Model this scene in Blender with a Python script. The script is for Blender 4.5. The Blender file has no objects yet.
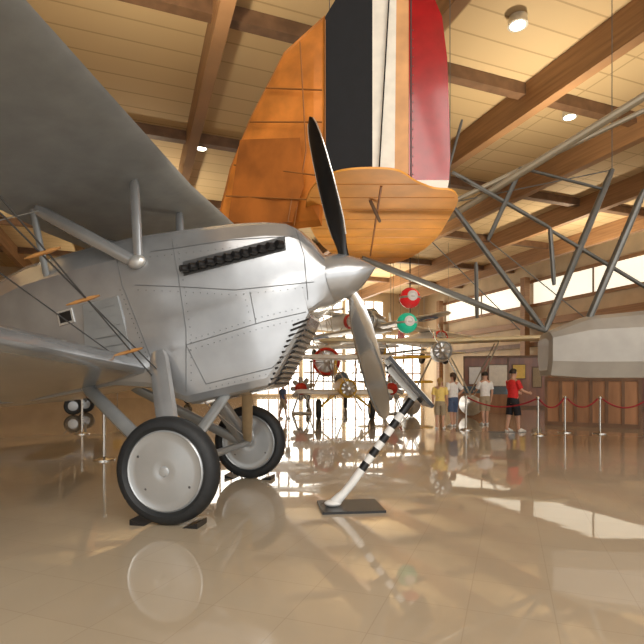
import bpy, bmesh, math, random
from mathutils import Vector, Matrix
from mathutils.bvhtree import BVHTree
random.seed(4)
V=Vector
scene=bpy.context.scene
ORG={}
# ------------------------------------------------------------ materials
def mat(name,col,rough=.5,metal=0.,var=.06,scale=6.,bump=0.,bscale=40.,coat=0.,emit=None,es=0.,alpha=None,trans=0.,stretch=None):
    m=bpy.data.materials.new(name); m.use_nodes=True
    nt=m.node_tree; n=nt.nodes; l=nt.links
    p=n['Principled BSDF']
    tc=n.new('ShaderNodeTexCoord'); mp=n.new('ShaderNodeMapping')
    l.new(tc.outputs['Object'],mp.inputs['Vector'])
    if stretch: mp.inputs['Scale'].default_value=stretch
    ns=n.new('ShaderNodeTexNoise'); ns.inputs['Scale'].default_value=scale; ns.inputs['Detail'].default_value=4
    l.new(mp.outputs['Vector'],ns.inputs['Vector'])
    cr=n.new('ShaderNodeValToRGB')
    a=[max(0,c*(1-var*2)) for c in col]; b=[min(1,c*(1+var*2)) for c in col]
    cr.color_ramp.elements[0].color=(*a,1); cr.color_ramp.elements[1].color=(*b,1)
    cr.color_ramp.elements[0].position=.3; cr.color_ramp.elements[1].position=.7
    l.new(ns.outputs['Fac'],cr.inputs['Fac']); l.new(cr.outputs['Color'],p.inputs['Base Color'])
    p.inputs['Roughness'].default_value=rough; p.inputs['Metallic'].default_value=metal
    p.inputs['Coat Weight'].default_value=coat; p.inputs['Coat Roughness'].default_value=.08
    p.inputs['Transmission Weight'].default_value=trans
    if bump>0:
        n2=n.new('ShaderNodeTexNoise'); n2.inputs['Scale'].default_value=bscale
        l.new(mp.outputs['Vector'],n2.inputs['Vector'])
        bp=n.new('ShaderNodeBump'); bp.inputs['Strength'].default_value=bump; bp.inputs['Distance'].default_value=.02
        l.new(n2.outputs['Fac'],bp.inputs['Height']); l.new(bp.outputs['Normal'],p.inputs['Normal'])
    if emit:
        p.inputs['Emission Color'].default_value=(*emit,1); p.inputs['Emission Strength'].default_value=es
    return m
M={}
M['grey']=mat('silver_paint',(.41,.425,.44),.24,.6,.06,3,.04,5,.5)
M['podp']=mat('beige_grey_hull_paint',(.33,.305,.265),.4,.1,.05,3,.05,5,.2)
M['greyd']=mat('silver_paint_dark',(.30,.315,.32),.32,.35,.05,5,.05,10)  # darker silver for struts, covers and other aircraft
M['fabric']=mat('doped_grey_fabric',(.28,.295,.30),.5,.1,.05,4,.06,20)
M['seam']=mat('seam_dark',(.05,.05,.05),.5)
M['seaml']=mat('seam_grey',(.10,.105,.11),.5)
M['black']=mat('black_paint',(.010,.010,.011),.3,0,.1)
M['rubber']=mat('tire_rubber',(.014,.016,.018),.6,0,.1,20,.1,80)
M['disc']=mat('wheel_disc_paint',(.47,.49,.50),.22,.5,.04,3,0,1,.5)
M['alu']=mat('polished_aluminium',(.95,.94,.92),.14,.85,.03,3,coat=.4)
M['alud']=mat('brushed_aluminium',(.66,.66,.64),.3,.6,.05,10)
M['wood']=mat('varnished_wood',(.42,.2,.06),.4,0,.2,8,.05,30,.2,stretch=(1,1,6))
M['tan']=mat('tan_strut_paint',(.42,.31,.18),.4,.1,.06)
M['white']=mat('white_paint',(.8,.8,.78),.35,0,.03)
M['yellow']=mat('golden_orange_fabric',(.80,.35,.055),.5,0,.1,1.8,.02,50)
M['yelrib']=mat('yellow_rib_tape',(.68,.28,.045),.45,0,.05)
M['orange']=mat('burnt_orange_fabric',(.66,.225,.035),.5,0,.18,2.0,.05,50)
M['orangel']=mat('dark_orange_fabric',(.42,.13,.02),.5,0,.15,2.5)  # darker orange for the inner shape on the fin
M['tanband']=mat('orange_tan_fabric',(.66,.34,.13),.5,0,.08,3)
M['navy']=mat('dark_navy_paint',(.004,.005,.007),.8,0,.1)
M['cream']=mat('cream_white_paint',(.82,.77,.66),.4,0,.04)
M['paleyel']=mat('pale_yellow_paint',(.82,.72,.48),.4,0,.04)
M['red']=mat('dark_red_paint',(.34,.006,.008),.2,0,.08,coat=.6)
M['ribmat']=mat('rib_tape',(.32,.12,.025),.55,0,.05)
M['tube']=mat('steel_tube_grey',(.15,.15,.14),.35,.3,.06)
M['tubel']=mat('light_tube',(.33,.28,.20),.35,.2,.06)
M['partition']=mat('mahogany_panel',(.26,.095,.04),.4,0,.2,3,.03,20,.2,stretch=(1,1,.15))
M['crate']=mat('oak_panel',(.36,.18,.085),.5,0,.14,3,stretch=(1,1,.2))
M['glulam']=mat('laminated_timber',(.33,.18,.085),.5,0,.12,2.5,stretch=(.2,.2,4))
M['gluld']=mat('dark_timber',(.18,.10,.055),.55,0,.12,2.5)
M['wallm']=mat('warm_plaster',(.60,.47,.31),.7,0,.05,1,.05,30)
M['glow']=mat('daylight_glazing',(.9,.9,.85),.4,0,0,1,emit=(1,.93,.74),es=.95)
M['glowb']=mat('bright_daylight_glazing',(.9,.9,.85),.4,0,0,1,emit=(1,.96,.86),es=4.2)
M['lampg']=mat('lamp_glow',(.9,.9,.85),.4,0,0,1,emit=(1,.9,.65),es=9)
M['steel']=mat('stainless_post',(.6,.58,.54),.2,1,.03)
M['rope']=mat('red_rope',(.35,.02,.03),.7,0,.1,30)
M['redg']=mat('red_glass',(.6,.015,.02),.1,0,.1,6,coat=.6,emit=(.8,.02,.03),es=.3)
M['greeng']=mat('green_glass',(.01,.45,.26),.1,0,.1,6,coat=.6,emit=(.02,.6,.35),es=.3)
M['skin']=mat('skin',(.65,.38,.26),.5,0,.04)
M['hairb']=mat('brown_hair',(.07,.035,.018),.6,0,.2,40)
M['hairbl']=mat('blond_hair',(.45,.28,.1),.6,0,.2,40)
M['hairk']=mat('dark_hair',(.02,.014,.01),.6,0,.2,40)
M['redc']=mat('red_cotton',(.72,.03,.03),.8,0,.06,20)
M['whitec']=mat('white_cotton',(.9,.89,.86),.8,0,.04,20)
M['yelc']=mat('pale_yellow_cotton',(.95,.72,.22),.8,0,.04,20)
M['blackc']=mat('black_cotton',(.02,.02,.025),.8,0,.1,20)
M['khaki']=mat('khaki_cotton',(.40,.32,.21),.8,0,.06,20)
M['denim']=mat('denim',(.08,.12,.22),.8,0,.1,20)
M['blue']=mat('blue_paint',(.05,.12,.3),.4,0,.06)
M['acyel']=mat('bright_yellow_paint',(.85,.55,.06),.4,0,.05)
M['acred']=mat('bright_red_paint',(.62,.04,.02),.4,0,.05)
M['glass']=mat('canopy_glass',(.2,.26,.3),.08,.3,0,1,coat=.5)
M['lip']=mat('lip',(.4,.12,.1),.5)
def floor_mat():
    m=bpy.data.materials.new('polished_floor'); m.use_nodes=True
    nt=m.node_tree;n=nt.nodes;l=nt.links;p=n['Principled BSDF']
    tc=n.new('ShaderNodeTexCoord'); mp=n.new('ShaderNodeMapping'); mp.inputs['Rotation'].default_value=(0,0,.36)
    l.new(tc.outputs['Object'],mp.inputs['Vector'])
    br=n.new('ShaderNodeTexBrick'); br.offset=0; br.inputs['Scale'].default_value=1
    br.inputs['Brick Width'].default_value=.45; br.inputs['Row Height'].default_value=.45
    br.inputs['Mortar Size'].default_value=.003; br.inputs['Color1'].default_value=(.58,.485,.35,1)
    br.inputs['Color2'].default_value=(.56,.465,.335,1); br.inputs['Mortar'].default_value=(.50,.41,.29,1)
    l.new(mp.outputs['Vector'],br.inputs['Vector'])
    ns=n.new('ShaderNodeTexNoise'); ns.inputs['Scale'].default_value=1.2; ns.inputs['Detail'].default_value=8
    l.new(tc.outputs['Object'],ns.inputs['Vector'])
    mx=n.new('ShaderNodeMixRGB'); mx.blend_type='MULTIPLY'; mx.inputs['Fac'].default_value=.25
    l.new(br.outputs['Color'],mx.inputs['Color1']); l.new(ns.outputs['Fac'],mx.inputs['Color2'])
    l.new(mx.outputs['Color'],p.inputs['Base Color'])
    p.inputs['Roughness'].default_value=.35; p.inputs['Specular IOR Level'].default_value=.15
    p.inputs['Coat Weight'].default_value=1.; p.inputs['Coat Roughness'].default_value=.025
    p.inputs['Coat IOR'].default_value=1.62
    n2=n.new('ShaderNodeTexNoise'); n2.inputs['Scale'].default_value=2.2; n2.inputs['Detail'].default_value=3
    l.new(tc.outputs['Object'],n2.inputs['Vector'])
    bp=n.new('ShaderNodeBump'); bp.inputs['Strength'].default_value=.04; bp.inputs['Distance'].default_value=.02
    l.new(n2.outputs['Fac'],bp.inputs['Height']); l.new(bp.outputs['Normal'],p.inputs['Normal']); l.new(bp.outputs['Normal'],p.inputs['Coat Normal'])
    return m
def ceil_mat():
    m=bpy.data.materials.new('timber_deck_ceiling'); m.use_nodes=True
    nt=m.node_tree;n=nt.nodes;l=nt.links;p=n['Principled BSDF']
    tc=n.new('ShaderNodeTexCoord'); mp=n.new('ShaderNodeMapping'); mp.inputs['Rotation'].default_value=(0,0,-.357)
    l.new(tc.outputs['Object'],mp.inputs['Vector'])
    br=n.new('ShaderNodeTexBrick'); br.offset=0; br.inputs['Scale'].default_value=1
    br.inputs['Brick Width'].default_value=6; br.inputs['Row Height'].default_value=.9
    br.inputs['Mortar Size'].default_value=.03; br.inputs['Color1'].default_value=(.66,.50,.29,1)
    br.inputs['Color2'].default_value=(.61,.455,.255,1); br.inputs['Mortar'].default_value=(.45,.32,.17,1)
    l.new(mp.outputs['Vector'],br.inputs['Vector']); l.new(br.outputs['Color'],p.inputs['Base Color'])
    p.inputs['Roughness'].default_value=.7
    return m
M['floor']=floor_mat(); M['ceil']=ceil_mat()
# ------------------------------------------------------------ builder
def frame(ax):
    ax=ax.normalized()
    t=V((0,0,1)) if abs(ax.z)<.9 else V((1,0,0))
    a=ax.cross(t).normalized(); b=ax.cross(a).normalized()
    return a,b
class B:
    def __init__(s): s.v=[];s.f=[];s.m=[];s.mats=[]
    def mi(s,k):
        if k not in s.mats: s.mats.append(k)
        return s.mats.index(k)
    def add(s,vs,fs,k):
        o=len(s.v); i=s.mi(k); s.v+= [V(q) for q in vs]
        for f in fs: s.f.append([a+o for a in f]); s.m.append(i)
        return s
    def box(s,c,size,k,X=(1,0,0),Y=(0,1,0),Z=(0,0,1)):
        c=V(c);X,Y,Z=V(X).normalized(),V(Y).normalized(),V(Z).normalized()
        vs=[c+X*(size[0]/2*a)+Y*(size[1]/2*b)+Z*(size[2]/2*d) for a in(-1,1) for b in(-1,1) for d in(-1,1)]
        return s.add(vs,[(0,1,3,2),(4,6,7,5),(0,4,5,1),(2,3,7,6),(0,2,6,4),(1,5,7,3)],k)
    def loft(s,rings,k,cap=True,closed=True):
        n=len(rings[0]); vs=[q for r in rings for q in r]; fs=[]
        for i in range(len(rings)-1):
            for j in range(n if closed else n-1):
                a=i*n+j; b=i*n+(j+1)%n
                fs.append((a,b,b+n,a+n))
        if cap and closed:
            fs.append(tuple(range(n))[::-1]); fs.append(tuple(range((len(rings)-1)*n,len(rings)*n)))
        return s.add(vs,fs,k)
    def path(s,pts,rad,k,n=8,flat=1.,fdir=None):
        pts=[V(p) for p in pts]
        if not isinstance(rad,(list,tuple)): rad=[rad]*len(pts)
        rings=[]; a=b=None
        for i,p in enumerate(pts):
            t=(pts[min(i+1,len(pts)-1)]-pts[max(i-1,0)]).normalized()
            if a is None:
                if fdir is not None:
                    a=V(fdir); a=(a-t*a.dot(t)).normalized(); b=t.cross(a)
                else: a,b=frame(t)
            else:
                a=(a-t*a.dot(t)).normalized(); b=t.cross(a)
            rings.append([p+a*(math.cos(6.28318*j/n)*rad[i])+b*(math.sin(6.28318*j/n)*rad[i]*flat) for j in range(n)])
        return s.loft(rings,k)
    def lathe(s,c,ax,prof,k,n=32):
        c=V(c);ax=V(ax).normalized();a,b=frame(ax)
        rings=[[c+ax*h+(a*math.cos(6.28318*j/n)+b*math.sin(6.28318*j/n))*max(r,1e-4) for j in range(n)] for h,r in prof]
        return s.loft(rings,k,cap=True)
    def ell(s,c,r,k,X=(1,0,0),Y=(0,1,0),Z=(0,0,1),n=14,m=9):
        c=V(c);X,Y,Z=V(X).normalized(),V(Y).normalized(),V(Z).normalized(); rings=[]
        for i in range(m+1):
            ph=-math.pi/2+math.pi*i/m; cr=max(math.cos(ph),1e-3)
            rings.append([c+X*(r[0]*cr*math.cos(6.28318*j/n))+Y*(r[1]*cr*math.sin(6.28318*j/n))+Z*(r[2]*math.sin(ph)) for j in range(n)])
        return s.loft(rings,k)
    def plate(s,poly,th,k):
        th=V(th);poly=[V(p) for p in poly]
        return s.loft([[p-th/2 for p in poly],[p+th/2 for p in poly]],k)
    def obj(s,name,parent=None,ang=35,**kw):
        lo=V((min(q.x for q in s.v),min(q.y for q in s.v),min(q.z for q in s.v)))
        hi=V((max(q.x for q in s.v),max(q.y for q in s.v),max(q.z for q in s.v)))
        c=(lo+hi)/2
        if parent is None: c.z=lo.z
        me=bpy.data.meshes.new(name); me.from_pydata([q-c for q in s.v],[],s.f)
        for k in s.mats: me.materials.append(M[k])
        for p,i in zip(me.polygons,s.m): p.material_index=i; p.use_smooth=True
        bm=bmesh.new(); bm.from_mesh(me); bmesh.ops.recalc_face_normals(bm,faces=bm.faces); bm.to_mesh(me); bm.free()
        me.set_sharp_from_angle(angle=math.radians(ang))
        o=bpy.data.objects.new(name,me); scene.collection.objects.link(o)
        if parent: o.parent=parent; o.location=c-ORG[parent.name]
        else: o.location=c
        ORG[o.name]=c
        for a,b in kw.items(): o[a]=b
        return o
def top(name,label,cat,loc,group=None):
    o=bpy.data.objects.new(name,None); o.empty_display_size=.2; scene.collection.objects.link(o)
    o.location=loc; ORG[o.name]=V(loc); o['label']=label; o['category']=cat
    if group: o['group']=group
    return o
AF=[(0,0),(.02,.38),(.1,.78),(.3,1),(.6,.72),(.85,.3),(1,.04),(1,-.03),(.85,-.05),(.6,-.12),(.3,-.2),(.1,-.22),(.02,-.16)]
def wing(b,le,span,chord,up,th,k,n=2,tip=1.,ribs=False,round_tip=True,swp=0.,rb=.9):
    le,span,chord,up=V(le),V(span),V(chord),V(up).normalized(); rings=[]
    ss=[i/n for i in range(n+1)]
    if round_tip:
        ss=[x for x in ss if x<.9]+[.9,.94,.97,.99,1.]
    for i,x in enumerate(ss):
        sc=1+(tip-1)*x
        if round_tip and x>.9: sc*=math.sqrt(max(0.03,1-((x-.9)/.1)**2))
        t=th*sc*(1 if (not ribs or i%2==0) else rb)
        o=le+span*x+chord*((1-sc)*.45+swp*x)
        rings.append([o+chord*(a*sc)+up*(c*t) for a,c in AF])
    b.loft(rings,k)
H=1.25
def W(px,py,d): return V(((px-322)/500*d,d,H-(py-384)/500*d))
# ------------------------------------------------------------ room
ua=V((-.35,.937,0)); ub=V((.937,.35,0))
def UV(u,v,z=0): return ub*u+ua*v+V((0,0,z))
CZ=11.
CT=CZ-.03
U0,U1,V0,V1=-26,30,-14,48
def st(o): o['kind']='structure'; return o
st(B().plate([UV(U0,V0,-.1),UV(U1,V0,-.1),UV(U1,V1,-.1),UV(U0,V1,-.1)],(0,0,.2),'floor').obj('floor'))
st(B().plate([UV(U0,V0,CZ+.1),UV(U1,V0,CZ+.1),UV(U1,V1,CZ+.1),UV(U0,V1,CZ+.1)],(0,0,.2),'ceil').obj('ceiling'))
st(B().box(UV((U0+U1)/2,V1+.15,CZ/2),(U1-U0,.3,CZ),'wallm',ub,ua).obj('wall_back'))
st(B().box(UV(U1+.15,(V0+V1)/2,CZ/2),(.3,V1-V0,CZ),'wallm',ub,ua).obj('wall_right'))
st(B().box(UV(U0-.15,(V0+V1)/2,CZ/2),(.3,V1-V0,CZ),'wallm',ub,ua).obj('wall_left'))
tn=0
for u in range(-23,30,5):
    tn+=1; st(B().box(UV(u,(V0+V1)/2,CZ-.5),(.34,V1-V0-.1,1.0),'glulam',ub,ua).obj('trim_%d'%tn))
for v in range(-8,48,7):
    tn+=1; st(B().box(UV((U0+U1)/2,v,CZ-.2),(U1-U0-.1,.34,.38),'gluld',ub,ua).obj('trim_%d'%tn))
wn=0
for z,h in ((8.5,1.7),):
    for i in range(3):
        wn+=1; v=14+i*12
        b=B().box(UV(U1-.06,v,z),(.08,11.2,h),'glow',ub,ua)
        for k in (-1,1): b.box(UV(U1-.14,v,z+k*(h/2+.12)),(.16,11.9,.24),'glulam',ub,ua)
        b.box(UV(U1-.12,v,z),(.1,.1,h),'gluld',ub,ua)
        st(b.obj('window_%d'%wn))
tn+=1; st(B().box(UV(U1-.2,17,6.1),(.3,60,.5),'glulam',ub,ua).obj('trim_%d'%tn))
tn+=1; st(B().box(UV(U1-.2,17,4.4),(.3,60,.35),'gluld',ub,ua).obj('trim_%d'%tn))
for i in range(5):
    u=8.6+i*4.7; wn+=1
    if i>0:
        b=B().box(UV(u,V1-.06,3.4),(4.2,.08,6.2),'glowb',ub,ua)
        for k in range(-1,2): b.box(UV(u+k*1.05,V1-.12,3.4),(.14,.1,6.2),'glulam',ub,ua)
        for k in (-1,1): b.box(UV(u,V1-.12,3.4+k*1.),(4.2,.1,.14),'glulam',ub,ua)
        st(b.obj('window_%d'%wn))
    if i<4:  # upper glowing panes added to give the floor bright reflections
        wn+=1; b=B().box(UV(u,V1-.06,8.5),(4.2,.08,3.0),'glowb',ub,ua)
        for k in range(-1,2): b.box(UV(u+k*1.05,V1-.12,8.5),(.14,.1,3.0),'glulam',ub,ua)
        st(b.obj('window_%d'%wn))
for v in (8,20,32,44):
    tn+=1; st(B().box(UV(U1-.6,v,CZ/2-.6),(.5,.5,CZ-1.2),'glulam',ub,ua).obj('trim_%d'%tn))
# ------------------------------------------------------------ downlights
for (u,v) in [(-8,12),(-3,15),(2,9),(2,20),(7,15),(7,26),(12,21),(-8,24),(17,26),(12,33),(22,33),(-13,18),(9,10),(14,13)]:
    b=B(); c=UV(u+.5,v+.6,CT)
    b.lathe(c,(0,0,-1),[(0,.24),(.22,.26),(.22,.2),(.16,.18)],'alud',24)
    t=top('ceiling_lamp','round recessed downlight with metal rim glowing warm white','ceiling lamp',c,'ceiling downlights')
    b.obj('lamp_rim',t)
    B().lathe(c,(0,0,-1),[(.14,.18),(.235,.18)],'lampg',24).obj('lamp_lens',t)
# ------------------------------------------------------------ FIGHTER
Lx=V((.185,.983,0)).normalized(); pit=math.radians(13)
Fh=V((Lx.y,-Lx.x,0)); F=(Fh*math.cos(pit)+V((0,0,math.sin(pit)))); U=(Fh*-math.sin(pit)+V((0,0,math.cos(pit))))
TIP=V((.52,5.23,2.46))
def A(X,Y,Z): return TIP+F*X+Lx*Y+U*Z
fi=top('fighter_biplane','vintage silver-grey biplane fighter with exhaust stacks, on polished floor','airplane',(A(-3,0,0).x,A(-3,0,0).y,0))
def interp(tab,x):
    if x>=tab[0][0]: return tab[0][1]
    for (a,b),(c,d) in zip(tab,tab[1:]):
        if c<=x<=a:
            t=(a-x)/(a-c); return b+(d-b)*t
    return tab[-1][1]
topl=[(-.44,.25),(-.46,.28),(-.52,.42),(-.62,.56),(-.74,.66),(-.95,.735),(-1.2,.79),(-1.8,.89),(-2.4,.98),(-3.0,1.02),(-3.7,1.03),(-4.6,.9),(-5.5,.6),(-7.2,.2)]
botl=[(-.44,-.26),(-.5,-.29),(-.70,-.34),(-.705,-.38),(-.76,-.46),(-1.24,-.98),(-1.27,-.99),(-2.1,-.98),(-2.13,-.97),(-2.5,-.72),(-2.9,-.6),(-3.9,-.55),(-5.5,-.35),(-7.2,-.05)]
widl=[(-.44,.25),(-.48,.27),(-.62,.32),(-.9,.40),(-1.4,.48),(-2.2,.52),(-3.7,.52),(-5.5,.33),(-7.2,.06)]
xs=[-.44,-.455,-.47,-.50,-.54,-.58,-.62,-.66,-.70,-.705,-.74,-.76,-.87,-.96,-1.05,-1.13,-1.24,-1.27,-1.34,-1.45,-1.6,-1.75,-1.9,-2.0,-2.1,-2.13,-2.26,-2.38,-2.5,-2.7,-2.9,-3.2,-3.5,-3.7,-4.,-4.5,-5,-5.5,-6.3,-7.2]
def section(t,b0,w,k,k2):
    zc=.05; hU=t-zc; hL=zc-b0
    poly=[(.97,0),(1,.34),(.97,.66),(.72,.92),(.62,.955),(.3,.99),(0,1)]
    low=[(.97,0),(1,.22),(.93,.62),(.90,.88),(.84,.965),(.74,.99),(.3,1),(0,1)]
    def res(pl_,n):
        L=[0]
        for a,b in zip(pl_,pl_[1:]): L.append(L[-1]+math.hypot(b[0]-a[0],b[1]-a[1]))
        out=[]
        for i in range(n+1):
            s=L[-1]*i/n
            for j in range(len(pl_)-1):
                if L[j]<=s<=L[j+1]+1e-9:
                    q=(s-L[j])/(L[j+1]-L[j]); a,b=pl_[j],pl_[j+1]; out.append((a[0]+(b[0]-a[0])*q,a[1]+(b[1]-a[1])*q)); break
        return out
    N_=18; up_=res(poly,N_); lo_=res(low,N_)
    def bl(pt,i,kk):
        th=math.pi/2*i/N_; e=(math.cos(th),math.sin(th)); return (e[0]+(pt[0]-e[0])*kk, e[1]+(pt[1]-e[1])*kk)
    up_=[bl(p,i,k) for i,p in enumerate(up_)]; lo_=[bl(p,i,k2) for i,p in enumerate(lo_)]
    out=[]
    for i in range(N_): out.append((w*up_[i][0],zc+hU*up_[i][1]))
    for i in range(N_): out.append((-w*up_[N_-i][0],zc+hU*up_[N_-i][1]))
    for i in range(N_): out.append((-w*lo_[i][0],zc-hL*lo_[i][1]))
    for i in range(N_): out.append((w*lo_[N_-i][0],zc-hL*lo_[N_-i][1]))
    return out
def ring(x):
    k=min(1,max(0,(-.44-x)/.22))
    if x<-4: kk=max(.4,1-(-4-x)/3)
    else: kk=k
    return [A(x,y,z) for y,z in section(interp(topl,x),interp(botl,x),interp(widl,x),kk,kk)]
b=B(); b.loft([ring(x) for x in xs],'grey')
bv=BVHTree.FromPolygons([tuple(q) for q in b.v],[tuple(f) for f in b.f])
CAM=V((0,0,H))
def hit(px,py,off=0.):
    d=V(((px-322)/500,1,(384-py)/500)).normalized()
    loc,no,_,_=bv.ray_cast(CAM,d)
    if loc is None: return None,None
    if no.dot(d)>0: no=-no
    return loc+no*off,no
def seam(pts,r=.0045,k='seaml',bb=None,seg=10):
    out=[]
    for (x0,y0),(x1,y1) in zip(pts,pts[1:]):
        for i in range(seg+1):
            t=i/seg; q,_=hit(x0+(x1-x0)*t,y0+(y1-y0)*t,.001)
            if q and (not out or (q-out[-1]).length>.004): out.append(q)
    if len(out)>1: (bb or b).path(out,r,k,6)
for pts in [[(172,240),(178,275),(186,330),(186,392)],[(116,256),(122,285),(158,376)],
            [(186,345),(262,322),(306,312)],[(206,384),(272,368),(292,350)],
            [(296,230),(304,255),(308,300)],[(60,345),(118,355),(158,375)],[(150,252),(230,240),(296,236)],[(186,345),(206,384)],
            [(135,285),(185,287),(235,290),(314,282)],[(250,292),(256,324)]]:
    seam(pts)
def rivets(pts,k='seam',step=7,r=.006):
    for (x0,y0),(x1,y1) in zip(pts,pts[1:]):
        n=max(1,int(math.hypot(x1-x0,y1-y0)/step))
        for i in range(n):
            t=i/n; q,no=hit(x0+(x1-x0)*t,y0+(y1-y0)*t,0)
            if q: b.ell(q,(r,r,r*.6),k,*frame(no),no,6,4)
rivets([(190,350),(262,328),(304,318)],step=6); rivets([(190,340),(262,317),(304,307)],step=6); rivets([(210,388),(272,373)],step=6)
rivets([(150,257),(288,241)],step=7); rivets([(120,290),(155,376)],step=5,k='seam',r=.007); rivets([(138,290),(186,292),(236,295),(310,287)],step=7); rivets([(177,245),(183,280),(191,335),(191,388)],step=7)
rivets([(244,294),(250,318)],step=5); rivets([(62,350),(116,360)],step=6)
fus=b.obj('fuselage',fi,ang=11)
bb=B(); up=[hit(183+i*8.5,262-i*2.15)[0] for i in range(13)]
dn=[hit(184+i*8.5,276-i*2.15)[0] for i in range(13)]
for i in range(12):
    vs=[up[i],up[i+1],dn[i+1],dn[i]]
    no=hit(187+i*8.5,268-i*2.15)[1]
    bb.loft([[q-no*.01 for q in vs],[q+no*.008 for q in vs]],'seam')
bb.obj('exhaust_slot',fus)
for i in range(12):
    q,no=hit(188+i*8.4,269.5-i*2.13)
    bb=B(); bb.path([q-no*.02,q+no*.05,q+no*.095-F*.04],[.045,.045,.04],'black',10,.85,F)
    bb.obj('exhaust_stack',fus,group='exhaust stacks')
bb=B()
for i in range(12):
    t=i/11; x=312-28*t; y=319+59*t
    q1,n1=hit(x-4,y); q2,_=hit(x-20+4*t,y+6)
    if q1 and q2: bb.path([q1+n1*.01,q2+n1*.01],.012,'black',6)
for i in range(11):
    x=-.78-i*.043; zb=interp(botl,x); w_=interp(widl,x)*.6
    bb.path([A(x,-w_,zb-.012),A(x,w_,zb-.012)],.012,'black',6)
bb.obj('radiator_grille',fus)
poly=[(84,305),(118,296),(132,352),(100,366),(86,350)]
bb=B(); q=[hit(*p) for p in poly]
if all(a[0] for a in q):
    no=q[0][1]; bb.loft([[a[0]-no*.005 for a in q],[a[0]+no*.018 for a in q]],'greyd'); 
    for k in range(5):
        p1,_=hit(90+2*k,312+9*k,.02); p2,_=hit(116+2.6*k,305+9.5*k,.02)
        if p1 and p2: bb.path([p1,p2],.005,'greyd',6)
    bb.obj('access_cover',fus)
q,no=hit(66,317); bb=B(); bb.box(q+no*.005,(.14,.02,.11),'black',F,no,U); bb.box(q+no*.002,(.18,.02,.15),'alud',F,no,U); bb.obj('step_opening',fus)
bb=B(); prof=[(.04,.004)]+[(.04-.495*t,.262*math.sin(min(1,t**.88)*math.pi/2)) for t in [.02,.05,.1,.18,.28,.4,.55,.7,.85,1]]
bb.lathe(A(0,0,0),F,prof,'grey',32); bb.obj('spinner',fi)
pd=(U*1.56-Lx*.30).normalized()
TS=[0,.08,.14,.22,.32,.45,.6,.75,.86,.93,.975,1]
CH=[.05,.055,.075,.11,.14,.155,.165,.165,.155,.13,.085,.015]
TH=[.05,.05,.04,.03,.025,.02,.016,.013,.011,.009,.007,.004]
def blade(sgn,k1,sc=1.,edge=None):
    b=B(); d=pd*sgn; rings1=[]; tang=F.cross(d).normalized(); ed=[]
    for t,ch,th in zip(TS,CH,TH):
        r=.06+1.55*t; ch=ch*(sc if t>.1 else 1)
        an=math.radians(66-(34 if sgn>0 else 26)*t)
        cd=(tang*math.cos(an)+F*math.sin(an)*sgn*1.0); nd=d.cross(cd).normalized()
        c=A(-.25,0,0)+d*r
        rings1.append([c+cd*(ch*math.cos(6.28318*j/14))+nd*(th*math.sin(6.28318*j/14)) for j in range(14)])
        ed.append((c-cd*ch,c+cd*ch))
    b.loft(rings1,k1)
    if edge:
        b.path([e[0] for e in ed[3:-1]],.008,edge,6); b.path([e[1] for e in ed[3:-1]],.008,edge,6)
    return b
pr=B(); pr.lathe(A(-.32,0,0),F,[(0,.09),(.14,.09)],'alud',16); prh=pr.obj('propeller',fi)
blade(1,'black',.8,'alu').obj('propeller_blade',prh,label='black upper propeller blade with bright metal edge')
blade(-1,'alu',1.05).obj('propeller_blade',prh,label='polished metal lower propeller blade')
bb=B()
wd={-1:(Lx*-4.8+F*.42),1:(Lx*4.8)}
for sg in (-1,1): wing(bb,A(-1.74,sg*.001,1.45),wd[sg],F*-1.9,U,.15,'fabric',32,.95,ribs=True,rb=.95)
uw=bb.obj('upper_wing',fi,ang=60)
for sg in (-1,1):
    bb=B(); dh=V((0,0,math.sin(math.radians(5))))
    wing(bb,A(-2.48,sg*.3,-.52),Lx*(sg*4.0)+dh*4.0,F*-1.6,U,.24,'grey',24,.92,ribs=True,rb=.96)
    bb.obj('lower_wing',fi,ang=60)
def strut(p1,p2,r,k,par,name='strut',flat=.55,fd=None,**kw):
    b=B(); p1,p2=V(p1),V(p2); m=(p1+p2)/2
    b.path([p1,p1.lerp(p2,.08),m,p1.lerp(p2,.92),p2],[r*.7,r*.95,r,r*.95,r*.7],k,10,flat,fd); return b.obj(name,par,**kw)
for sg in (-1,1):
    strut(A(-2.3,sg*.50,.56),A(-2.15,sg*.5,1.43),.055,'grey',fi,'cabane_strut',.6,F)
    strut(A(-2.3,sg*.50,.56),A(-3.25,sg*.62,1.40),.07,'grey',fi,'cabane_strut',.6,F)
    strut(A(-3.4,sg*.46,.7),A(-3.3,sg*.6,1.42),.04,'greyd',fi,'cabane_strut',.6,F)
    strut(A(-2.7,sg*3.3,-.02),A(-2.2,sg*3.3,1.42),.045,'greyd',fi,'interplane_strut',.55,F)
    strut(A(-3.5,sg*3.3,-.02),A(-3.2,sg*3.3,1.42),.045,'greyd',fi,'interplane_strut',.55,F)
B().ell(A(-2.3,-.53,.58),(.10,.05,.07),'alud',F,Lx,U).obj('strut_fitting',fi)
def wire(p1,p2,par,r=.005,k='alud',name='bracing_wire'):
    return B().path([p1,p2],r,k,6).obj(name,par)
w0=[]
for dx in (0,.14):
    p1=A(-2.35+dx*.6,-.45,-.75+dx*.4); p2=A(-2.25-dx*1.6,-3.3,1.4); wire(p1,p2,fi,.007,'seam'); w0.append((p1,p2))
wire(A(-2.6,-.45,-.5),A(-3.2,-3.3,1.4),fi,.006,'seam')
wire(A(-3.2,-.6,1.38),A(-3.4,-3.3,0.0),fi,.005)
for t in (.17,.36,.5):
    c=w0[0][0].lerp(w0[0][1],t)
    B().path([c-F*.20,c-F*.1,c+F*.04,c+F*.12],[.006,.016,.018,.008],'wood',8).obj('wire_spreader',fi,label='tan wooden spreader between bracing wires')
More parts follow.
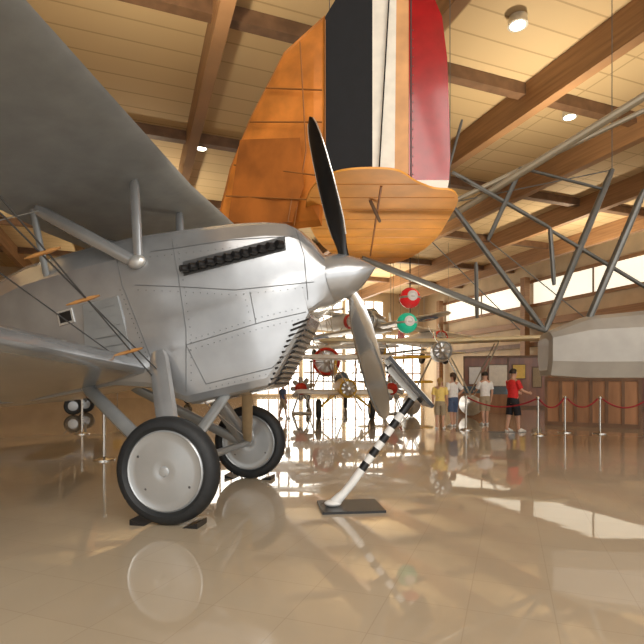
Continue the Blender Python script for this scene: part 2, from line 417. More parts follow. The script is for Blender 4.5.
# landing gear
h1=V((-1.37,4.46,.482)); h2=V((-.96,6.65,.482))
for k,(h,sg) in enumerate(((h1,-1),(h2,1))):
    nm='wheel'; inn=Lx*(-sg)
    b=B(); b.lathe(h,Lx,[(-.035,.345),(-.07,.362),(-.10,.395),(-.098,.43),(-.07,.465),(-.028,.481),(.028,.481),(.07,.465),(.098,.43),(.10,.395),(.07,.362),(.035,.345)],'rubber',56)
    wh=b.obj(nm,fi,ang=40)
    d=B(); d.lathe(h,Lx,[(-.075,.03),(-.088,.06),(-.085,.12),(-.078,.27),(-.072,.33),(-.082,.35),(-.065,.37),(-.03,.36),(.03,.36),(.065,.37),(.082,.35),(.085,.12),(.088,.05),(.075,.03)],'disc',48)
    d.lathe(h-Lx*.088,Lx,[(-.012,.02),(-.01,.04),(.01,.05)],'disc',16)
    a_,b_=frame(Lx)
    for an,rr_ in ((.5,.27),(2.4,.24),(3.6,.28)): d.ell(h-Lx*.078+(a_*math.cos(an)+b_*math.sin(an))*rr_,(.012,.012,.006),'seam',a_,b_,Lx,8,4)
    d.obj('wheel_disc',wh)
    v=B(); vc=h-Lx*.074+V((.13,0,-.13)); v.lathe(vc,Lx,[(-.01,.045),(.012,.045)],'black',16); v.lathe(vc-Lx*.012,Lx,[(-.004,.022),(.004,.022)],'white',12)
    v.obj('valve_cover',wh)
    hb=h+inn*.10
    strut(hb,A(-2.3,sg*.49,-.38 if sg<0 else -.7),.115,'grey',fi,'gear_strut',.55,F)
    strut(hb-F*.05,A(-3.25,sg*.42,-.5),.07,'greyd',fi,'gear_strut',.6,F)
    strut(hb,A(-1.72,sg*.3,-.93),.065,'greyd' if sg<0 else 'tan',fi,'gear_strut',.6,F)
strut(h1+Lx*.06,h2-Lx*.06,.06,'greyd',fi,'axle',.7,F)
wire(h1+Lx*.1+V((0,0,.05)),A(-2.0,.35,-.95),fi,.006); wire(h2-Lx*.1+V((0,0,.05)),A(-2.0,-.35,-.95),fi,.006)
bb=B(); bb.plate([A(-6.1,0,.35),A(-6.4,0,1.2),A(-6.9,0,1.55),A(-7.5,0,1.3),A(-7.6,0,.2),A(-7.2,0,-.05)],Lx*.06,'grey'); bb.obj('tail_fin',fi)
bb=B()
for sg in (-1,1): wing(bb,A(-6.2,0,.25),Lx*(sg*1.5),F*-1.1,U,.06,'grey',6,.7)
bb.obj('tailplane',fi)
strut(A(-6.8,0,0),V((A(-7.1,0,0).x,A(-7.1,0,0).y,.02)),.03,'alud',fi,'tail_skid')
for h in (h1,h2):
    for s_ in (-1,1):
        c=h+Fh*(.24*s_); c.z=0
        b=B(); w=Lx*.10; p_=[Fh*(-.06*s_),Fh*(.08*s_),Fh*(.08*s_)+V((0,0,.05))]
        b.loft([[c-w+q for q in p_],[c+w+q for q in p_]],'black')
        o=b.obj('wheel_chock'); o['label']='small black wedge chock against an aircraft wheel'; o['category']='wheel chock'; o['group']='wheel chocks'
# ------------------------------------------------------------ INFORMATION STAND
c=V((.285,5.06,0)); t=top('information_stand','leaning black-and-white striped pole stand with tilted reading panel','sign stand',c)
b=B(); X=V((1,.12,0)).normalized(); Y=V((-.12,1,0)).normalized()
b.box(c+V((0,0,.012)),(.62,.5,.024),'black',X,Y); b.obj('base_plate',t)
pts=[V((.10,5.04,.03)),V((.125,5.04,.055)),V((.17,5.04,.10)),V((.225,5.04,.155)),V((.30,5.05,.245))]
end=V((.91,5.08,1.09)); P=[pts[-1].lerp(end,i/12) for i in range(13)]
b=B(); b.path(pts,[.03,.055,.05,.042,.042],'white',12)
cols=['white','white','black','white','black','white','black','white','black','white','black','black']
for i in range(12): b.path([P[i],P[i+1]],.042,cols[i],12)
b.ell(V((.11,5.04,.05)),(.09,.07,.035),'white',X,Y); b.obj('striped_pole',t)
pc=V((.87,5.1,1.27)); S=V((.66,0,-.75)); N=V((.75,0,.66)); YY=V((.05,1,0)).normalized()
b=B(); b.box(pc,(.64,.62,.035),'black',S,YY,N); b.obj('reading_panel',t)
b=B(); b.box(pc+N*.022,(.58,.56,.008),'cream',S,YY,N); b.obj('panel_sheet',t)
b=B(); b.box(pc-N*.05-S*.02,(.42,.05,.06),'alud',S,YY,N); b.box(pc-N*.03,(.5,.03,.03),'seam',S,YY,N); b.obj('panel_bracket',t)
# ------------------------------------------------------------ YELLOW TAIL (suspended)
t=top('suspended_biplane','golden-orange fabric biplane tail with striped rudder, hanging from ceiling','airplane',V((.6,6.8,3.6)))
D=6.5
def pl(pix,k,b,d=D,th=.11): b.plate([W(x,y,d+dd) for x,y,dd in pix],(0,th,0),k)
b=B(); pl([(325,172,0),(325,20,0),(340,-5,0),(372,-18,0),(372,172,0)],'navy',b)
pl([(372,172,0),(372,-18,0),(396,-20,0),(394,174,0)],'cream',b)
pl([(394,174,0),(396,-20,0),(408,-18,0),(408,176,0)],'tanband',b)
b.path([W(390,-18,D-.09),W(379,173,D-.09)],.022,'navy',8,.4)
b.obj('rudder',t)
b=B()
pl([(408,182,0),(408,-18,0),(430,-6,0),(441,20,0),(446,60,0),(448,110,0),(449,160,0),(448,182,0)],'red',b,D,.12)
pl([(408,182,0),(448,182,0),(446,192,0),(438,200,0),(420,202,0),(408,198,0)],'cream',b,D,.12)
for i in range(17): b.ell(W(413,30+i*9,D-.07),(.008,.005,.008),'seam')
b.path([W(411,-10,D-.06),W(411,180,D-.06)],.01,'seam',6)
b.obj('rudder_tip',t,ang=50,label='glossy dark red panel with pale lower edge')
b=B(); pix=[(325,15,0),(325,60,0),(325,110,0),(325,175,0),(322,226,.1),(296,229,.4),(262,226,.6),(238,230,.7),(216,226,.75),(230,168,.7),(250,118,.5),(284,52,.2)]
q_=[W(x,y,D+dd) for x,y,dd in pix]; cf_=sum(q_,V())/len(q_)
b.loft([[cf_+(p-cf_)*s_+V((0,dy,0)) for p in q_] for s_,dy in ((.35,-.13),(.75,-.11),(.93,-.07),(1,0),(.93,.07),(.75,.11),(.35,.13))],'orange'); b.obj('fin',t,ang=14)
b=B()
for p in [[(234,165,.6),(322,176,-.08)],[(250,122,.42),(322,122,-.1)],[(250,148,.5),(300,150,.05),(288,222,.25)],[(300,42,.02),(306,150,0),(294,226,.28)],[(325,20,-.03),(325,172,-.03)],[(226,196,.62),(318,200,.0)],[(266,88,.3),(322,90,-.05)]]:
    b.path([W(x,y,D+dd-.12) for x,y,dd in p],.010,'ribmat',6)
b.obj('fin_rib',t)
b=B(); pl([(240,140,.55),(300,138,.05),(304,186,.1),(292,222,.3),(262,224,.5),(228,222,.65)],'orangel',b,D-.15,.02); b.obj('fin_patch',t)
ZS=3.6
def hz(px,py,z=ZS):
    d=(z-H)*500/(384-py); return V(((px-322)/500*d,d,z))
pol=[(350,169),(380,168),(400,171),(416,181),(434,188),(452,190),(458,200),(450,216),(436,238),(416,254),(392,263),(356,263),(334,254),(318,240),(308,220),(306,202),(314,185),(330,174)]
pw0=[hz(*p) for p in pol]; cc=sum(pw0,V())/len(pw0)
pw=[]
n0=len(pw0)
for i in range(n0):
    p0,p1_,p2_,p3=pw0[i-1],pw0[i],pw0[(i+1)%n0],pw0[(i+2)%n0]
    for s_ in (0,.33,.66):
        pw.append(.5*((2*p1_)+(p2_-p0)*s_+(2*p0-5*p1_+4*p2_-p3)*s_*s_+(3*p1_-p0-3*p2_+p3)*s_**3))
b=B(); b.loft([[p+V((0,0,dz)) for p in pw] for dz in (.012,-.012)],'yellow'); b.obj('stabilizer',t,ang=30)
def xr(y):
    xs=[]
    for a,c in zip(pw0,pw0[1:]+pw0[:1]):
        if (a.y-y)*(c.y-y)<=0 and a.y!=c.y: xs.append(a.x+(c.x-a.x)*(y-a.y)/(c.y-a.y))
    return (min(xs),max(xs)) if len(xs)>1 else None
b=B(); y=5.85
while y<9.3:
    r=xr(y)
    if r: b.path([V((r[0]+.02,y,ZS-.010)),V((r[1]-.02,y,ZS-.010))],.010,'yelrib',8)
    y+=.42
b.path([V((.70,5.9,ZS-.016)),V((.88,9.1,ZS-.016))],.014,'ribmat',6)
b.obj('stabilizer_rib',t)
strut(W(370,200,6.3),W(380,222,6.6),.025,'gluld',t,'tail_brace')
for p in (V((.1,6.7,5.2)),V((1.2,6.5,5.4)),V((.5,8.9,3.6))): wire(p,V((p.x,p.y,CT)),t,.006,'tube','suspension_cable')
# ------------------------------------------------------------ SEAPLANE hull (suspended)
t=top('suspended_seaplane','grey tubular strut truss and tan-grey faceted hull of hanging seaplane','airplane',W(600,380,8))
b=B(); rings=[]; Yd=V((.1,.99,0))
for i,(s_,r1,zt,zb) in enumerate([(0,.26,.10,-.42),(.04,.34,.20,-.50),(.55,.46,.42,-.54),(.62,.47,.44,-.54),(1.5,.5,.52,-.54),(2.5,.52,.56,-.54),(4,.5,.52,-.5),(5.5,.4,.4,-.4)]):
    c=W(543,345,8.2)+V((.99,-.1,0))*s_; rg=[]
    for y_,z_ in ((1,.0),(1,.45),(.7,.85),(.35,1),(-.35,1),(-.7,.85),(-1,.45),(-1,0),(-1,-.55),(-.75,-1),(.75,-1),(1,-.55)):
        rg.append(c+Yd*(y_*r1)+V((0,0,z_*(zt if z_>0 else -zb))))
    rings.append(rg)
b.loft(rings,'podp')
b.obj('hull',t,ang=12)
def tb(p,q,r=.035,k='tube'): strut(W(*p),W(*q),r,k,t,'strut_tube',.8)
J=(545,331,8.1)
tb((362,258,7.2),J,.06); tb((450,203,8),J,.055); tb(J,(612,170,8.4),.07)
tb((425,232,8.6),(700,62,6.6),.075,'tubel'); tb((450,203,8),(700,84,7.6),.05,'tubel')
tb((521,168,7.8),(488,240,8.2),.045); tb((476,262,7.9),(477,318,8.1),.04)
tb((452,172,7.8),(550,228,8.2),.04); tb((550,228,8.2),(554,285,8.2),.045); tb((550,230,8.2),(700,320,8.4),.04)
tb((584,330,8),(644,190,7.8),.07); tb((521,168,7.8),(606,190,8.4),.03); tb((462,120,8),(446,178,8),.03)
wire(W(430,240,8.5),W(520,330,8.2),t,.009,'tube'); wire(W(450,203,8),W(612,170,8.4),t,.009,'tube'); wire(W(488,240,8.2),W(600,330,8.2),t,.009,'tube')
for p in (W(612,170,8.4),W(450,203,8),W(700,84,7.6)): wire(p,V((p.x,p.y,CT)),t,.007,'tube','suspension_cable')
# ------------------------------------------------------------ signal lamps
p1=W(410,298,9.6); p2=W(407,323,9.6)
t=top('hanging_signal_lamp','stacked red and green glass globes hanging on a cable','signal lamp',p2-V((0,0,.25)))
for p,k,nm in ((p1,'redg','red_globe'),(p2,'greeng','green_globe')):
    b=B(); b.ell(p,(.2,.2,.2),k,n=24,m=16); o=b.obj(nm,t,label='red glass globe' if k=='redg' else 'green glass globe')
    b=B(); b.lathe(p,(.1,-1,.1),[(.175,.085),(.19,.1),(.2,.085),(.21,.06),(.2,.05)],'white',20)
    b.lathe(p,(0,0,1),[(-.02,.2),(0,.21),(.02,.2)],'alud',24); b.obj('globe_band',o)
wire(V((p1.x,p1.y,p2.z)),V((p1.x,p1.y,CT)),t,.012,'black','suspension_cable')
# ------------------------------------------------------------ generic display aircraft
def aircraft(name,label,loc,hd,span=9,length=7,biplane=False,floats=False,gear=True,hang=False,cf='alud',cw='alud',cring='acred',engine_r=.5,high=False,zc=None,roll=0.,insig=False):
    g=V((math.cos(hd),math.sin(hd),0)); rt=V((g.y,-g.x,0)); up=V((0,0,1))
    if roll: up2=(up*math.cos(roll)+rt*math.sin(roll)); rt=(rt*math.cos(roll)-up*math.sin(roll)); up=up2
    base=V(loc); c=V((base.x,base.y,zc if zc else 1.9))
    t=top(name,label,'airplane',V((base.x,base.y,0)) if not hang else c)
    b=B(); prof=[(1.6,engine_r*.55,0),(1.55,engine_r*.85,0),(1.3,engine_r,0),(.8,engine_r*.98,0),(0,engine_r*1.02,.05),(-1,engine_r*.95,.08),(-2.2,engine_r*.7,.1),(-3.6,engine_r*.42,.15),(-length+1.6,.1,.22)]
    if length<5.4: prof=[(x*(.82 if x<0 else 1),r,dz) for x,r,dz in prof[:-1]]+[(-length+1.4,.1,.22)]
    b.loft([[c+g*x+rt*(r*math.cos(6.28318*j/18))+up*(r*1.12*math.sin(6.28318*j/18)+dz) for j in range(18)] for x,r,dz in prof],cf); f=b.obj('fuselage',t,ang=60)
    b=B(); b.lathe(c,g,[(1.35,engine_r*1.02),(1.62,engine_r*1.0),(1.66,engine_r*.9),(1.6,engine_r*.8),(1.35,engine_r*.8)],cring,24); b.obj('engine_cowl',t)
    b=B(); b.lathe(c,g,[(1.55,.16),(1.75,.14),(1.85,.05)],'alud',14)
    for j in range(9):
        an=j*.698; dr=rt*math.cos(an)+up*math.sin(an); b.path([c+g*1.62+dr*.12,c+g*1.62+dr*(engine_r*.78)],.06,'alud',7)
    b.obj('radial_engine',t)
    b=B()
    for sgn in (-1,1):
        dr=(rt*.5+up*.86)*sgn; b.path([c+g*1.8,c+g*1.8+dr*.3,c+g*1.8+dr*.8,c+g*1.8+dr*1.0],[.05,.09,.11,.03],'alu',8,.25,rt.cross(V((0,0,1))))
    b.obj('propeller',t)
    zs=[engine_r*1.05 if (high or biplane) else -engine_r*.6]
    if biplane: zs=[engine_r+.75,-engine_r*.7]
    for z in zs:
        b=B()
        for sgn in (-1,1): wing(b,c+g*.9+up*z,rt*(span/2*sgn)+V((0,0,.12*span/9)),g*-1.5,up,.16,cw,10,.8)
        b.obj('wing',t,ang=60)
    if biplane:
        for sgn in (-1,1):
            for o_ in (0,-.9):
                strut(c+g*(.6+o_)+rt*(sgn*span*.33)+up*zs[1],c+g*(.6+o_)+rt*(sgn*span*.33)+up*zs[0],.04,'tubel',t)
                strut(c+g*(.6+o_)+rt*(sgn*.35)+up*engine_r*.7,c+g*(.6+o_)+rt*(sgn*.5)+up*zs[0],.035,'tubel',t)
            wire(c+g*.6+rt*(sgn*.4)+up*zs[1],c+g*.6+rt*(sgn*span*.33)+up*zs[0],t,.012)
    tc=c-g*(length-1.7)+up*.25
    b=B()
    for sgn in (-1,1): wing(b,tc+g*.5,rt*(1.4*sgn),g*-.9,up,.06,cw,4,.7)
    b.obj('tailplane',t)
    b=B(); b.plate([tc+g*.7,tc+g*.1+up*1.0,tc-g*.35+up*1.1,tc-g*.5,],rt*.07,cring); b.obj('tail_fin',t)
    b=B(); b.ell(c-g*.5+up*(engine_r*.95),(.7,.3,.35),'glass',g,rt,up); b.obj('canopy',t)
    if gear:
        for sgn in (-1,1):
            w=c+g*.7+rt*(sgn*.95); w.z=.36+ (0 if not hang else c.z-1.7)
            bb=B(); bb.lathe(w,rt,[(-.07,.24),(-.09,.3),(-.05,.36),(.05,.36),(.09,.3),(.07,.24)],'rubber',22); bb.lathe(w,rt,[(-.08,.1),(-.06,.29),(.06,.29),(.08,.1)],'acyel' if cf=='acyel' else 'disc',20); bb.obj('wheel',t)
            strut(w,c+g*.8+rt*(sgn*.35)-up*engine_r*.7,.05,cf,t,'gear_strut'); strut(w,c-g*.3+rt*(sgn*.35)-up*engine_r*.7,.035,cf,t,'gear_strut')
        if not hang:
            q=tc.copy(); q.z=.0; strut(tc-up*.2,q+V((0,0,.02)),.04,'tube',t,'tail_strut')
    if floats:
        for sgn in (-1,1):
            fz=.45 if not hang else c.z-1.6
            bb=B(); f0=c+rt*(sgn*1.1); f0.z=fz
            bb.loft([[f0+g*x+rt*(r*math.cos(6.28318*j/14))+V((0,0,r*1.1*math.sin(6.28318*j/14)+dz)) for j in range(14)] for x,r,dz in [(2.3,.03,.2),(2.1,.16,.12),(1.5,.3,.03),(.5,.36,0),(-.6,.34,0),(-1.6,.22,.08),(-2.6,.05,.2)]],'alud')
            bb.obj('float',t)
            for x in (1.1,-.6):
                strut(f0+g*x+V((0,0,.25)),c+g*x*.8+rt*(sgn*.35)-up*engine_r*.6,.05,'tubel',t,'float_strut')
                strut(f0+g*x+V((0,0,.25)),c+g*x*.6+rt*(sgn*span*.22)+up*zs[-1],.04,'tubel',t,'float_strut')
    if insig:
        for sgn in (-1,1):
            p=c+g*.2+rt*(sgn*span*.36)+up*(zs[0]-.05)+V((0,0,.05))
            b=B(); b.lathe(p,up,[(-.02,.5),(0,.5)],'blue',24); b.lathe(p,up,[(-.03,.3),(0,.3)],'white',20); b.lathe(p,up,[(-.04,.14),(0,.14)],'acred',16); b.obj('wing_roundel',t)
    if hang:
        for p in (c+g*.6+rt*1.2+up*zs[0],c+g*.6-rt*1.2+up*zs[0],tc): wire(p,V((p.x,p.y,CT)),t,.01,'tube','suspension_cable')
    return t
def gx(px,d): return ((px-322)/500*d,d,0)
aircraft('monoplane','silver high-wing monoplane with red cowl ring parked on floor',gx(327,26),-1.6,span=7.5,length=6,zc=2.35,high=True,cf='alud',cw='white',cring='acred',engine_r=.68)
aircraft('biplane','small yellow biplane with radial engine parked on floor',gx(343,18.5),-1.5,span=3.6,length=4.6,biplane=True,cf='acyel',cw='white',zc=1.1,cring='acyel',engine_r=.3)
aircraft('floatplane','pale silver floatplane with long cream wing on twin floats',gx(440,19.5),-1.75,span=9.5,length=6,floats=True,gear=False,cf='white',cw='paleyel',zc=2.45,high=True,cring='alud',engine_r=.36)
aircraft('monoplane','silver monoplane with roundels hanging from ceiling',gx(372,26),-1.9,span=8,hang=True,gear=False,cf='greyd',cw='alud',zc=4.4,cring='alud',engine_r=.55,roll=.14,insig=True)
aircraft('floatplane','white floatplane with silver floats hanging high in hall',gx(340,41),-1.0,span=9,hang=True,floats=True,gear=False,cf='white',cw='white',zc=6.2,cring='acred',high=True,engine_r=.6)
aircraft('biplane','pale grey biplane hanging over parked aircraft',gx(298,34),-1.2,span=7,length=6,hang=True,gear=True,biplane=True,cf='greyd',cw='white',zc=4.6,cring='acred',engine_r=.5,roll=.15)
aircraft('monoplane','small white monoplane hanging near floatplane',gx(428,34.5),-1.2,span=6.5,length=5.5,hang=True,gear=True,cf='white',cw='cream',zc=4.3,cring='acred',engine_r=.5,roll=-.12,high=True)
aircraft('monoplane','grey monoplane with yellow cowl hanging low in hall',gx(372,37),-1.45,span=8,length=5.5,hang=True,gear=True,cf='greyd',cw='greyd',zc=3.7,cring='acyel',engine_r=.7,roll=.1)
aircraft('biplane','silver biplane with yellow wings parked near windows',gx(395,31),-1.7,span=4.6,length=5,biplane=True,cf='alud',cw='acyel',zc=1.6,cring='acred',engine_r=.45)
aircraft('biplane','dark grey biplane parked beside beige wall',gx(62,21),.2,span=7,length=6.5,biplane=True,cf='greyd',cw='fabric',zc=1.7,cring='black',engine_r=.5)
aircraft('monoplane','silver monoplane parked in front of beige wall',gx(168,31),-.6,span=9,cf='greyd',cw='alud',zc=1.9,cring='acyel')
def engine_stand(c):
    c=V(c); t=top('engine_display','radial aircraft engine on small steel stand','engine',c,'display engines'); z=c+V((0,0,1.05))
    b=B()
    for sx in (-1,1):
        for sy in (-1,1): b.path([c+V((sx*.4,sy*.4,.02)),z+V((sx*.12,sy*.2,-.2))],.03,'alud',8)
    b.path([c+V((-.4,-.4,.03)),c+V((.4,-.4,.03)),c+V((.4,.4,.03)),c+V((-.4,.4,.03)),c+V((-.4,-.4,.03))],.03,'alud',8); b.obj('engine_stand',t)
    b=B(); ax=V((-.3,-1,0)).normalized(); a_,b_=frame(ax); b.lathe(z,ax,[(-.25,.15),(-.2,.25),(.15,.25),(.25,.12),(.4,.05)],'acred',20)
    for j in range(9):
        an=j*.698; d=a_*math.cos(an)+b_*math.sin(an)
        b.lathe(z+d*.2,d,[(0,.09),(.08,.09),(.09,.12),(.12,.09),(.15,.12),(.18,.09),(.21,.12),(.24,.09),(.3,.07)],'alud',12)
    b.obj('radial_engine',t)
engine_stand(gx(392,21)); engine_stand(gx(302,21)); 
# ------------------------------------------------------------ partitions
def partition(p,q,h,k,label,th=.2,panels=5):
    p,q=V(p),V(q); d=(q-p); L=d.length; X=d.normalized(); Y=V((-X.y,X.x,0)); 
    t=top('display_partition',label,'display partition',(p+q)/2)
    b=B(); b.box((p+q)/2+V((0,0,h/2)),(L,th,h),k,X,Y); o=b.obj('partition_panel',t)
    b=B()
    for i in range(panels+1): b.box(p+X*(L*i/panels)+V((0,0,h/2))-Y*(th/2+.015),(.08,.03,h),'gluld',X,Y)
    b.box((p+q)/2-Y*(th/2+.015)+V((0,0,h-.06)),(L,.04,.12),'gluld',X,Y); b.box((p+q)/2-Y*(th/2+.015)+V((0,0,.06)),(L,.04,.12),'gluld',X,Y); b.obj('partition_frame',t)
    return t
partition(gx(464,27),gx(700,24.5),2.75,'partition','long reddish mahogany panelled exhibit partition')
partition(gx(548,15.5),gx(640,14.2),1.45,'crate','low oak-brown panelled exhibit counter',.7,6)
partition(gx(548,18),gx(620,16.5),2.1,'partition','reddish brown panelled exhibit wall behind counter',.2,4)
def poster(px,d,z,w,h,k,label):
    c=V(gx(px,d))+V((0,0,z))
    b=B(); b.box(c,(w,.03,h),'gluld',(1,-.19,0),(.19,1,0)); t=top('framed_poster',label,'poster',c,'exhibit posters'); b.obj('poster_frame',t); b=B(); b.box(c-V((.004,.02,0)),(w-.1,.01,h-.1),k,(1,-.19,0),(.19,1,0)); b.obj('poster_sheet',t)
for px,w,h,z,k,l in ((475,.7,1.0,1.7,'white','white'),(498,1.0,1.2,1.7,'cream','cream'),(519,.7,.8,1.9,'acyel','yellow'),(537,.5,1.1,1.6,'khaki','tan')):
    poster(px,27-(px-464)/236*2.5-.17,z,w,h,k,l+' exhibit poster in dark frame on partition')
def case(px,d):
    c=V(gx(px,d)); t=top('display_case','wooden museum display case with glass top','display case',c,'display cases')
    B().box(c+V((0,0,.4)),(1.3,.6,.8),'crate').obj('case_base',t); B().box(c+V((0,0,.97)),(1.26,.56,.34),'glass').obj('glass_cover',t)
    b=B()
    for sx in (-1,1):
        for sy in (-1,1): b.box(c+V((sx*.63,sy*.28,.97)),(.04,.04,.36),'gluld')
    b.obj('case_frame',t)
case(499,22); case(470,24.5)
# ------------------------------------------------------------ stanchions + ropes
def stanchion(c,h=.95):
    c=V(c); t=top('stanchion','polished metal rope barrier post with round base','stanchion',c,'rope barrier posts')
    B().lathe(c,(0,0,1),[(0,.17),(.02,.17),(.04,.08),(.06,.03)],'steel',24).obj('post_base',t)
    B().lathe(c,(0,0,1),[(.05,.025),(h-.08,.025),(h-.07,.04),(h-.02,.045),(h,.02)],'steel',16).obj('post',t)
    return c+V((0,0,h-.07))
def rope(a,c,sag=.22):
    b=B(); pts=[]; u_=(c-a).normalized()*.05; a=a+u_; c=c-u_
    for i in range(13):
        s_=i/12; p=a.lerp(c,s_); p.z-=sag*4*s_*(1-s_); pts.append(p)
    b.path(pts,.02,'rope',8); o=b.obj('barrier_rope'); o['label']='sagging red velvet barrier rope between posts'; o['category']='rope'; o['group']='barrier ropes'
S_=[stanchion(gx(466,13.6)),stanchion(gx(538,12.2)),stanchion(gx(565,12.9)),stanchion(gx(600,12.6)),stanchion(gx(650,12.2))]
for a,c in zip(S_,S_[1:]): rope(a,c)
stanchion(gx(104,8.2)); stanchion(gx(82,12.5))
# ------------------------------------------------------------ people
def person(x,y,h,hd,label,shirt,bottom,hair,long_hair=False,shorts=True,arms=('rest','rest'),stride=.05,lean=0.):
    f=V((math.cos(hd),math.sin(hd),0)); r=V((f.y,-f.x,0)); O=V((x,y,0))
    def P(a,b_,z): return O+(r*a+f*(b_+lean*max(0,z-.5)))*h+V((0,0,z*h))
    t=top('person',label,'person',O)
    vs=[];ed=[];rad=[]
    def add(p,ra,par=None):
        vs.append(p);rad.append(ra*h); 
        if par is not None: ed.append((par,len(vs)-1))
        return len(vs)-1
    pel=add(P(0,0,.53),.078); w_=add(P(0,.0,.61),.072,pel); ch=add(P(0,.005,.72),.085,w_); nb=add(P(0,0,.80),.06,ch)
    nk=add(P(0,.004,.85),.032,nb); hd0=add(P(0,.014,.90),.05,nk); h1_=add(P(0,.012,.945),.056,hd0); add(P(0,.006,.98),.036,h1_)
    armpts={}
    for sg,mode in ((-1,arms[0]),(1,arms[1])):
        sh=add(P(sg*.105,0,.795),.036,nb)
        if mode=='rest': E=P(sg*.135,-.015,.64);Wr=P(sg*.14,.035,.50);dr=(V((0,0,-1))+f*.15).normalized()
        elif mode=='forward': E=P(sg*.14,.05,.66);Wr=P(sg*.12,.19,.62);dr=(f+V((0,0,-.1))).normalized()
        elif mode=='hip': E=P(sg*.2,-.03,.67);Wr=P(sg*.12,.04,.58);dr=(-r*sg+f*.2-V((0,0,.5))).normalized()
        else: E=P(sg*.13,.06,.68);Wr=P(sg*.07,.12,.80);dr=(V((0,0,.8))-r*sg*.3).normalized()
        e=add(E,.026,sh); w=add(Wr,.018,e); pa=add(Wr+dr*.035*h,.02,w)
        pd2=(f if mode=='rest' else V((0,0,1)) if mode!='up' else f)
        pd2=(pd2-dr*pd2.dot(dr)).normalized(); cu=dr.cross(pd2).normalized()*(-sg)
        for k,ln in enumerate((.034,.04,.037,.029)):
            o_=pd2*((1.5-k)*.011*h); a1=add(Wr+dr*.055*h+o_,.0055,pa); a2=add(Wr+dr*(.055+ln*.5)*h+o_+cu*.004*h,.005,a1); add(Wr+dr*(.055+ln*.9)*h+o_+cu*.014*h,.0045,a2)
        th=add(Wr+dr*.03*h+pd2*.022*h,.006,pa); add(Wr+dr*.05*h+pd2*.034*h,.005,th)
        armpts[sg]=(P(sg*.105,0,.795),E,Wr)
    legp={}
    for sg in (-1,1):
        st_=stride*sg
        hp=add(P(sg*.05,0,.49),.058,pel); kn=add(P(sg*.055,st_*.5+.01,.28),.038,hp); an=add(P(sg*.055,st_-.01,.05),.024,kn); hl=add(P(sg*.06,st_+.03,.022),.024,an); add(P(sg*.065,st_+.09,.016),.018,hl)
        legp[sg]=(P(sg*.05,0,.49),P(sg*.055,st_*.5+.01,.28),P(sg*.055,st_-.01,.05),P(sg*.065,st_+.04,.0))
    me=bpy.data.meshes.new('body'); me.from_pydata([q-O for q in vs],ed,[]); o=bpy.data.objects.new('body',me); scene.collection.objects.link(o)
    o.parent=t; ORG[o.name]=O.copy(); me.materials.append(M['skin'])
    bm=bmesh.new(); bm.from_mesh(me); sl=bm.verts.layers.skin.verify()
    bm.verts.ensure_lookup_table()
    for i,v in enumerate(bm.verts): v[sl].radius=(rad[i],rad[i]); v[sl].use_root=(i==0)
    bm.to_mesh(me); bm.free()
    sk=o.modifiers.new('skin','SKIN'); sk.use_smooth_shade=True; ss=o.modifiers.new('sub','SUBSURF'); ss.levels=1; ss.render_levels=1
    hc=P(0,.012,.935)
    b=B()
    b.ell(hc+f*.048*h-V((0,0,.008*h)),(.009*h,.012*h,.016*h),'skin',r,f)
    for sg in (-1,1):
        b.ell(hc+r*(sg*.052*h)-V((0,0,.004*h)),(.006*h,.012*h,.018*h),'skin',r,f)
        b.ell(hc+f*.048*h+r*(sg*.019*h)+V((0,0,.006*h)),(.008*h,.005*h,.005*h),'white',r,f)
        b.ell(hc+f*.052*h+r*(sg*.019*h)+V((0,0,.006*h)),(.004*h,.003*h,.004*h),'black',r,f)
    b.ell(hc+f*.047*h-V((0,0,.033*h)),(.015*h,.006*h,.005*h),'lip',r,f)
    b.obj('face',t)
    b=B(); up=V((0,0,1)); rings=[]; n=18
    for i in range(9):
        ph=-.25+i*(math.pi/2+.25)/8; rg=[]
        for j in range(n):
            th=6.28318*j/n; fr=math.sin(th)
            phh=ph if fr<.3 else max(ph,.45+.3*fr)
            cr=max(math.cos(phh),.01); rg.append(hc+V((0,0,.008*h))+r*(.062*h*cr*math.cos(th))+f*((.066*h*cr*fr)-.006*h)+up*(.066*h*math.sin(phh)))
        rings.append(rg)
    b.loft(rings,hair)
    if long_hair: b.path([hc-f*.05*h+up*.01*h,hc-f*.075*h-up*.03*h,hc-f*.065*h-up*.10*h],[.025*h,.03*h,.012*h],hair,10)
    b.obj('hair',t)
    b=B(); rings=[]
    for z,wx,wy in [(.50,.098,.078),(.56,.094,.075),(.62,.088,.07),(.69,.098,.078),(.75,.108,.08),(.79,.112,.066),(.815,.085,.055),(.832,.045,.045),(.83,.036,.038)]:
        rings.append([P(wx*math.cos(6.28318*j/20),wy*math.sin(6.28318*j/20),z) for j in range(20)])
    b.loft(rings,shirt,cap=False)
    for sg in (-1,1):
        s0,e0,_=armpts[sg]; b.path([s0.lerp(P(0,0,.79),.35),s0,s0.lerp(e0,.45),s0.lerp(e0,.8)],[.03*h,.042*h,.04*h,.04*h],shirt,12)
    b.obj('shirt',t)
    b=B(); rings=[]
    for z,wx,wy in [(.585,.082,.066),(.54,.095,.078),(.49,.104,.082),(.46,.1,.08)]:
        rings.append([P(wx*math.cos(6.28318*j/20),wy*math.sin(6.28318*j/20),z) for j in range(20)])
    b.loft(rings,bottom)
    for sg in (-1,1):
        a,k,c,_=legp[sg]
        if shorts: b.path([a,a.lerp(k,.5),a.lerp(k,.9),k.lerp(c,.03)],[.06*h,.058*h,.055*h,.056*h],bottom,14)
        else: b.path([a,a.lerp(k,.5),k,k.lerp(c,.5),c-V((0,0,.015*h))],[.062*h,.055*h,.045*h,.04*h,.038*h],bottom,14)
    b.obj('shorts' if shorts else 'trousers',t)
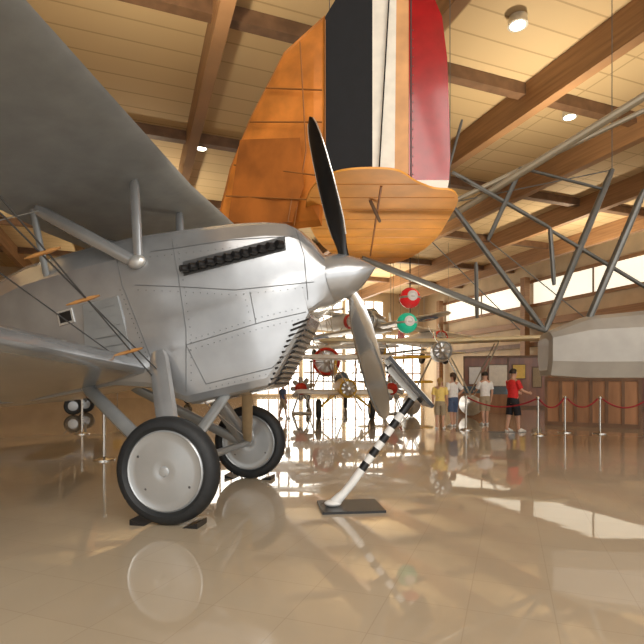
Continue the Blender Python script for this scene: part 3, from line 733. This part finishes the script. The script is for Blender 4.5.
    for sg in (-1,1):
        q=legp[sg][3]; b=B(); b.loft([[q+f*(x*h)+r*(wx*h*math.cos(6.28318*j/12))+V((0,0,(zc+hz_*math.sin(6.28318*j/12))*h)) for j in range(12)] for x,wx,zc,hz_ in [(-.062,.012,.02,.018),(-.05,.026,.027,.027),(0,.028,.032,.032),(.04,.03,.022,.022),(.07,.026,.017,.017),(.085,.01,.012,.01)]],'white' if shorts else 'black')
        b.obj('shoe',t)
    return t
def pp(px,d,*a,**k): return person((px-322)/500*d,d,*a,**k)
pp(453,14.7,1.58,1.9,'woman with dark hair in white top, seen from behind','whitec','denim','hairb',long_hair=True,arms=('rest','hip'))
pp(440,13.9,1.42,1.2,'person with blond hair in yellow top and khaki shorts','yelc','khaki','hairbl',long_hair=True)
pp(485,15.2,1.62,1.7,'man in white shirt and khaki shorts holding one arm forward','whitec','khaki','hairk',arms=('forward','rest'))
pp(513,13.0,1.64,.35,'boy in red shirt and black shorts reaching toward rope barrier','redc','blackc','hairk',arms=('forward','forward'),stride=.07)
pp(283,18.0,1.3,.6,'child in blue shirt and khaki shorts walking near parked aircraft','denim','khaki','hairb',stride=.08)
# ------------------------------------------------------------ lights
def area(loc,rot,sx,sy,p,col):
    L=bpy.data.lights.new('area','AREA'); L.shape='RECTANGLE'; L.size=sx; L.size_y=sy; L.energy=p; L.color=col
    o=bpy.data.objects.new('fill_area',L); o.location=loc; o.rotation_euler=rot; scene.collection.objects.link(o); return o  # added fill light behind the camera, not a fixture of the hall
yaw=math.atan2(ub.y,ub.x)
area(UV(2,-8.5,10.2),(math.radians(12),0,yaw),22,10,3300,(1,.96,.9))
area(UV(2,-13,5),(math.radians(80),0,yaw),24,8,1000,(1,.98,.95))
for (u,v,e) in [(-12,10,1150),(0,10,1050),(12,12,1150),(0,26,1250),(14,28,1500),(24,22,1600),(-10,30,1100),(0,40,1300),(20,40,1600)]:
    L=bpy.data.lights.new('ceiling_fill','SPOT'); L.energy=e; L.spot_size=math.radians(150); L.spot_blend=.8; L.color=(1,.85,.62); L.shadow_soft_size=.25
    o=bpy.data.objects.new('ceiling_fill',L); o.location=UV(u,v,6.6); o.rotation_euler=(math.pi,0,0); scene.collection.objects.link(o)  # added spots aimed up to brighten the ceiling, no fixture modelled
L=bpy.data.lights.new('tail_fill','SPOT'); L.energy=330; L.spot_size=math.radians(75); L.spot_blend=.9; L.color=(1,.9,.72); L.shadow_soft_size=.3  # added unseen spot that brightens the underside of the tail
o=bpy.data.objects.new('tail_fill',L); o.location=(1.6,9.3,.5); o.rotation_euler=(V((.7,6.9,3.6))-V((1.6,9.3,.5))).to_track_quat('-Z','Y').to_euler(); scene.collection.objects.link(o)
w=bpy.data.worlds.new('world'); scene.world=w; w.use_nodes=True
w.node_tree.nodes['Background'].inputs['Color'].default_value=(1,.96,.9,1); w.node_tree.nodes['Background'].inputs['Strength'].default_value=.8
# ------------------------------------------------------------ camera
cd=bpy.data.cameras.new('camera'); co=bpy.data.objects.new('camera',cd); scene.collection.objects.link(co); scene.camera=co
co.location=CAM; co.rotation_euler=(math.radians(90),0,0)
cd.sensor_width=36; cd.lens=36*500/644; cd.shift_y=62/644; cd.clip_end=300
scene.view_settings.view_transform='Standard'
try: scene.view_settings.look='Medium Contrast'
except Exception as e: print('look',e)
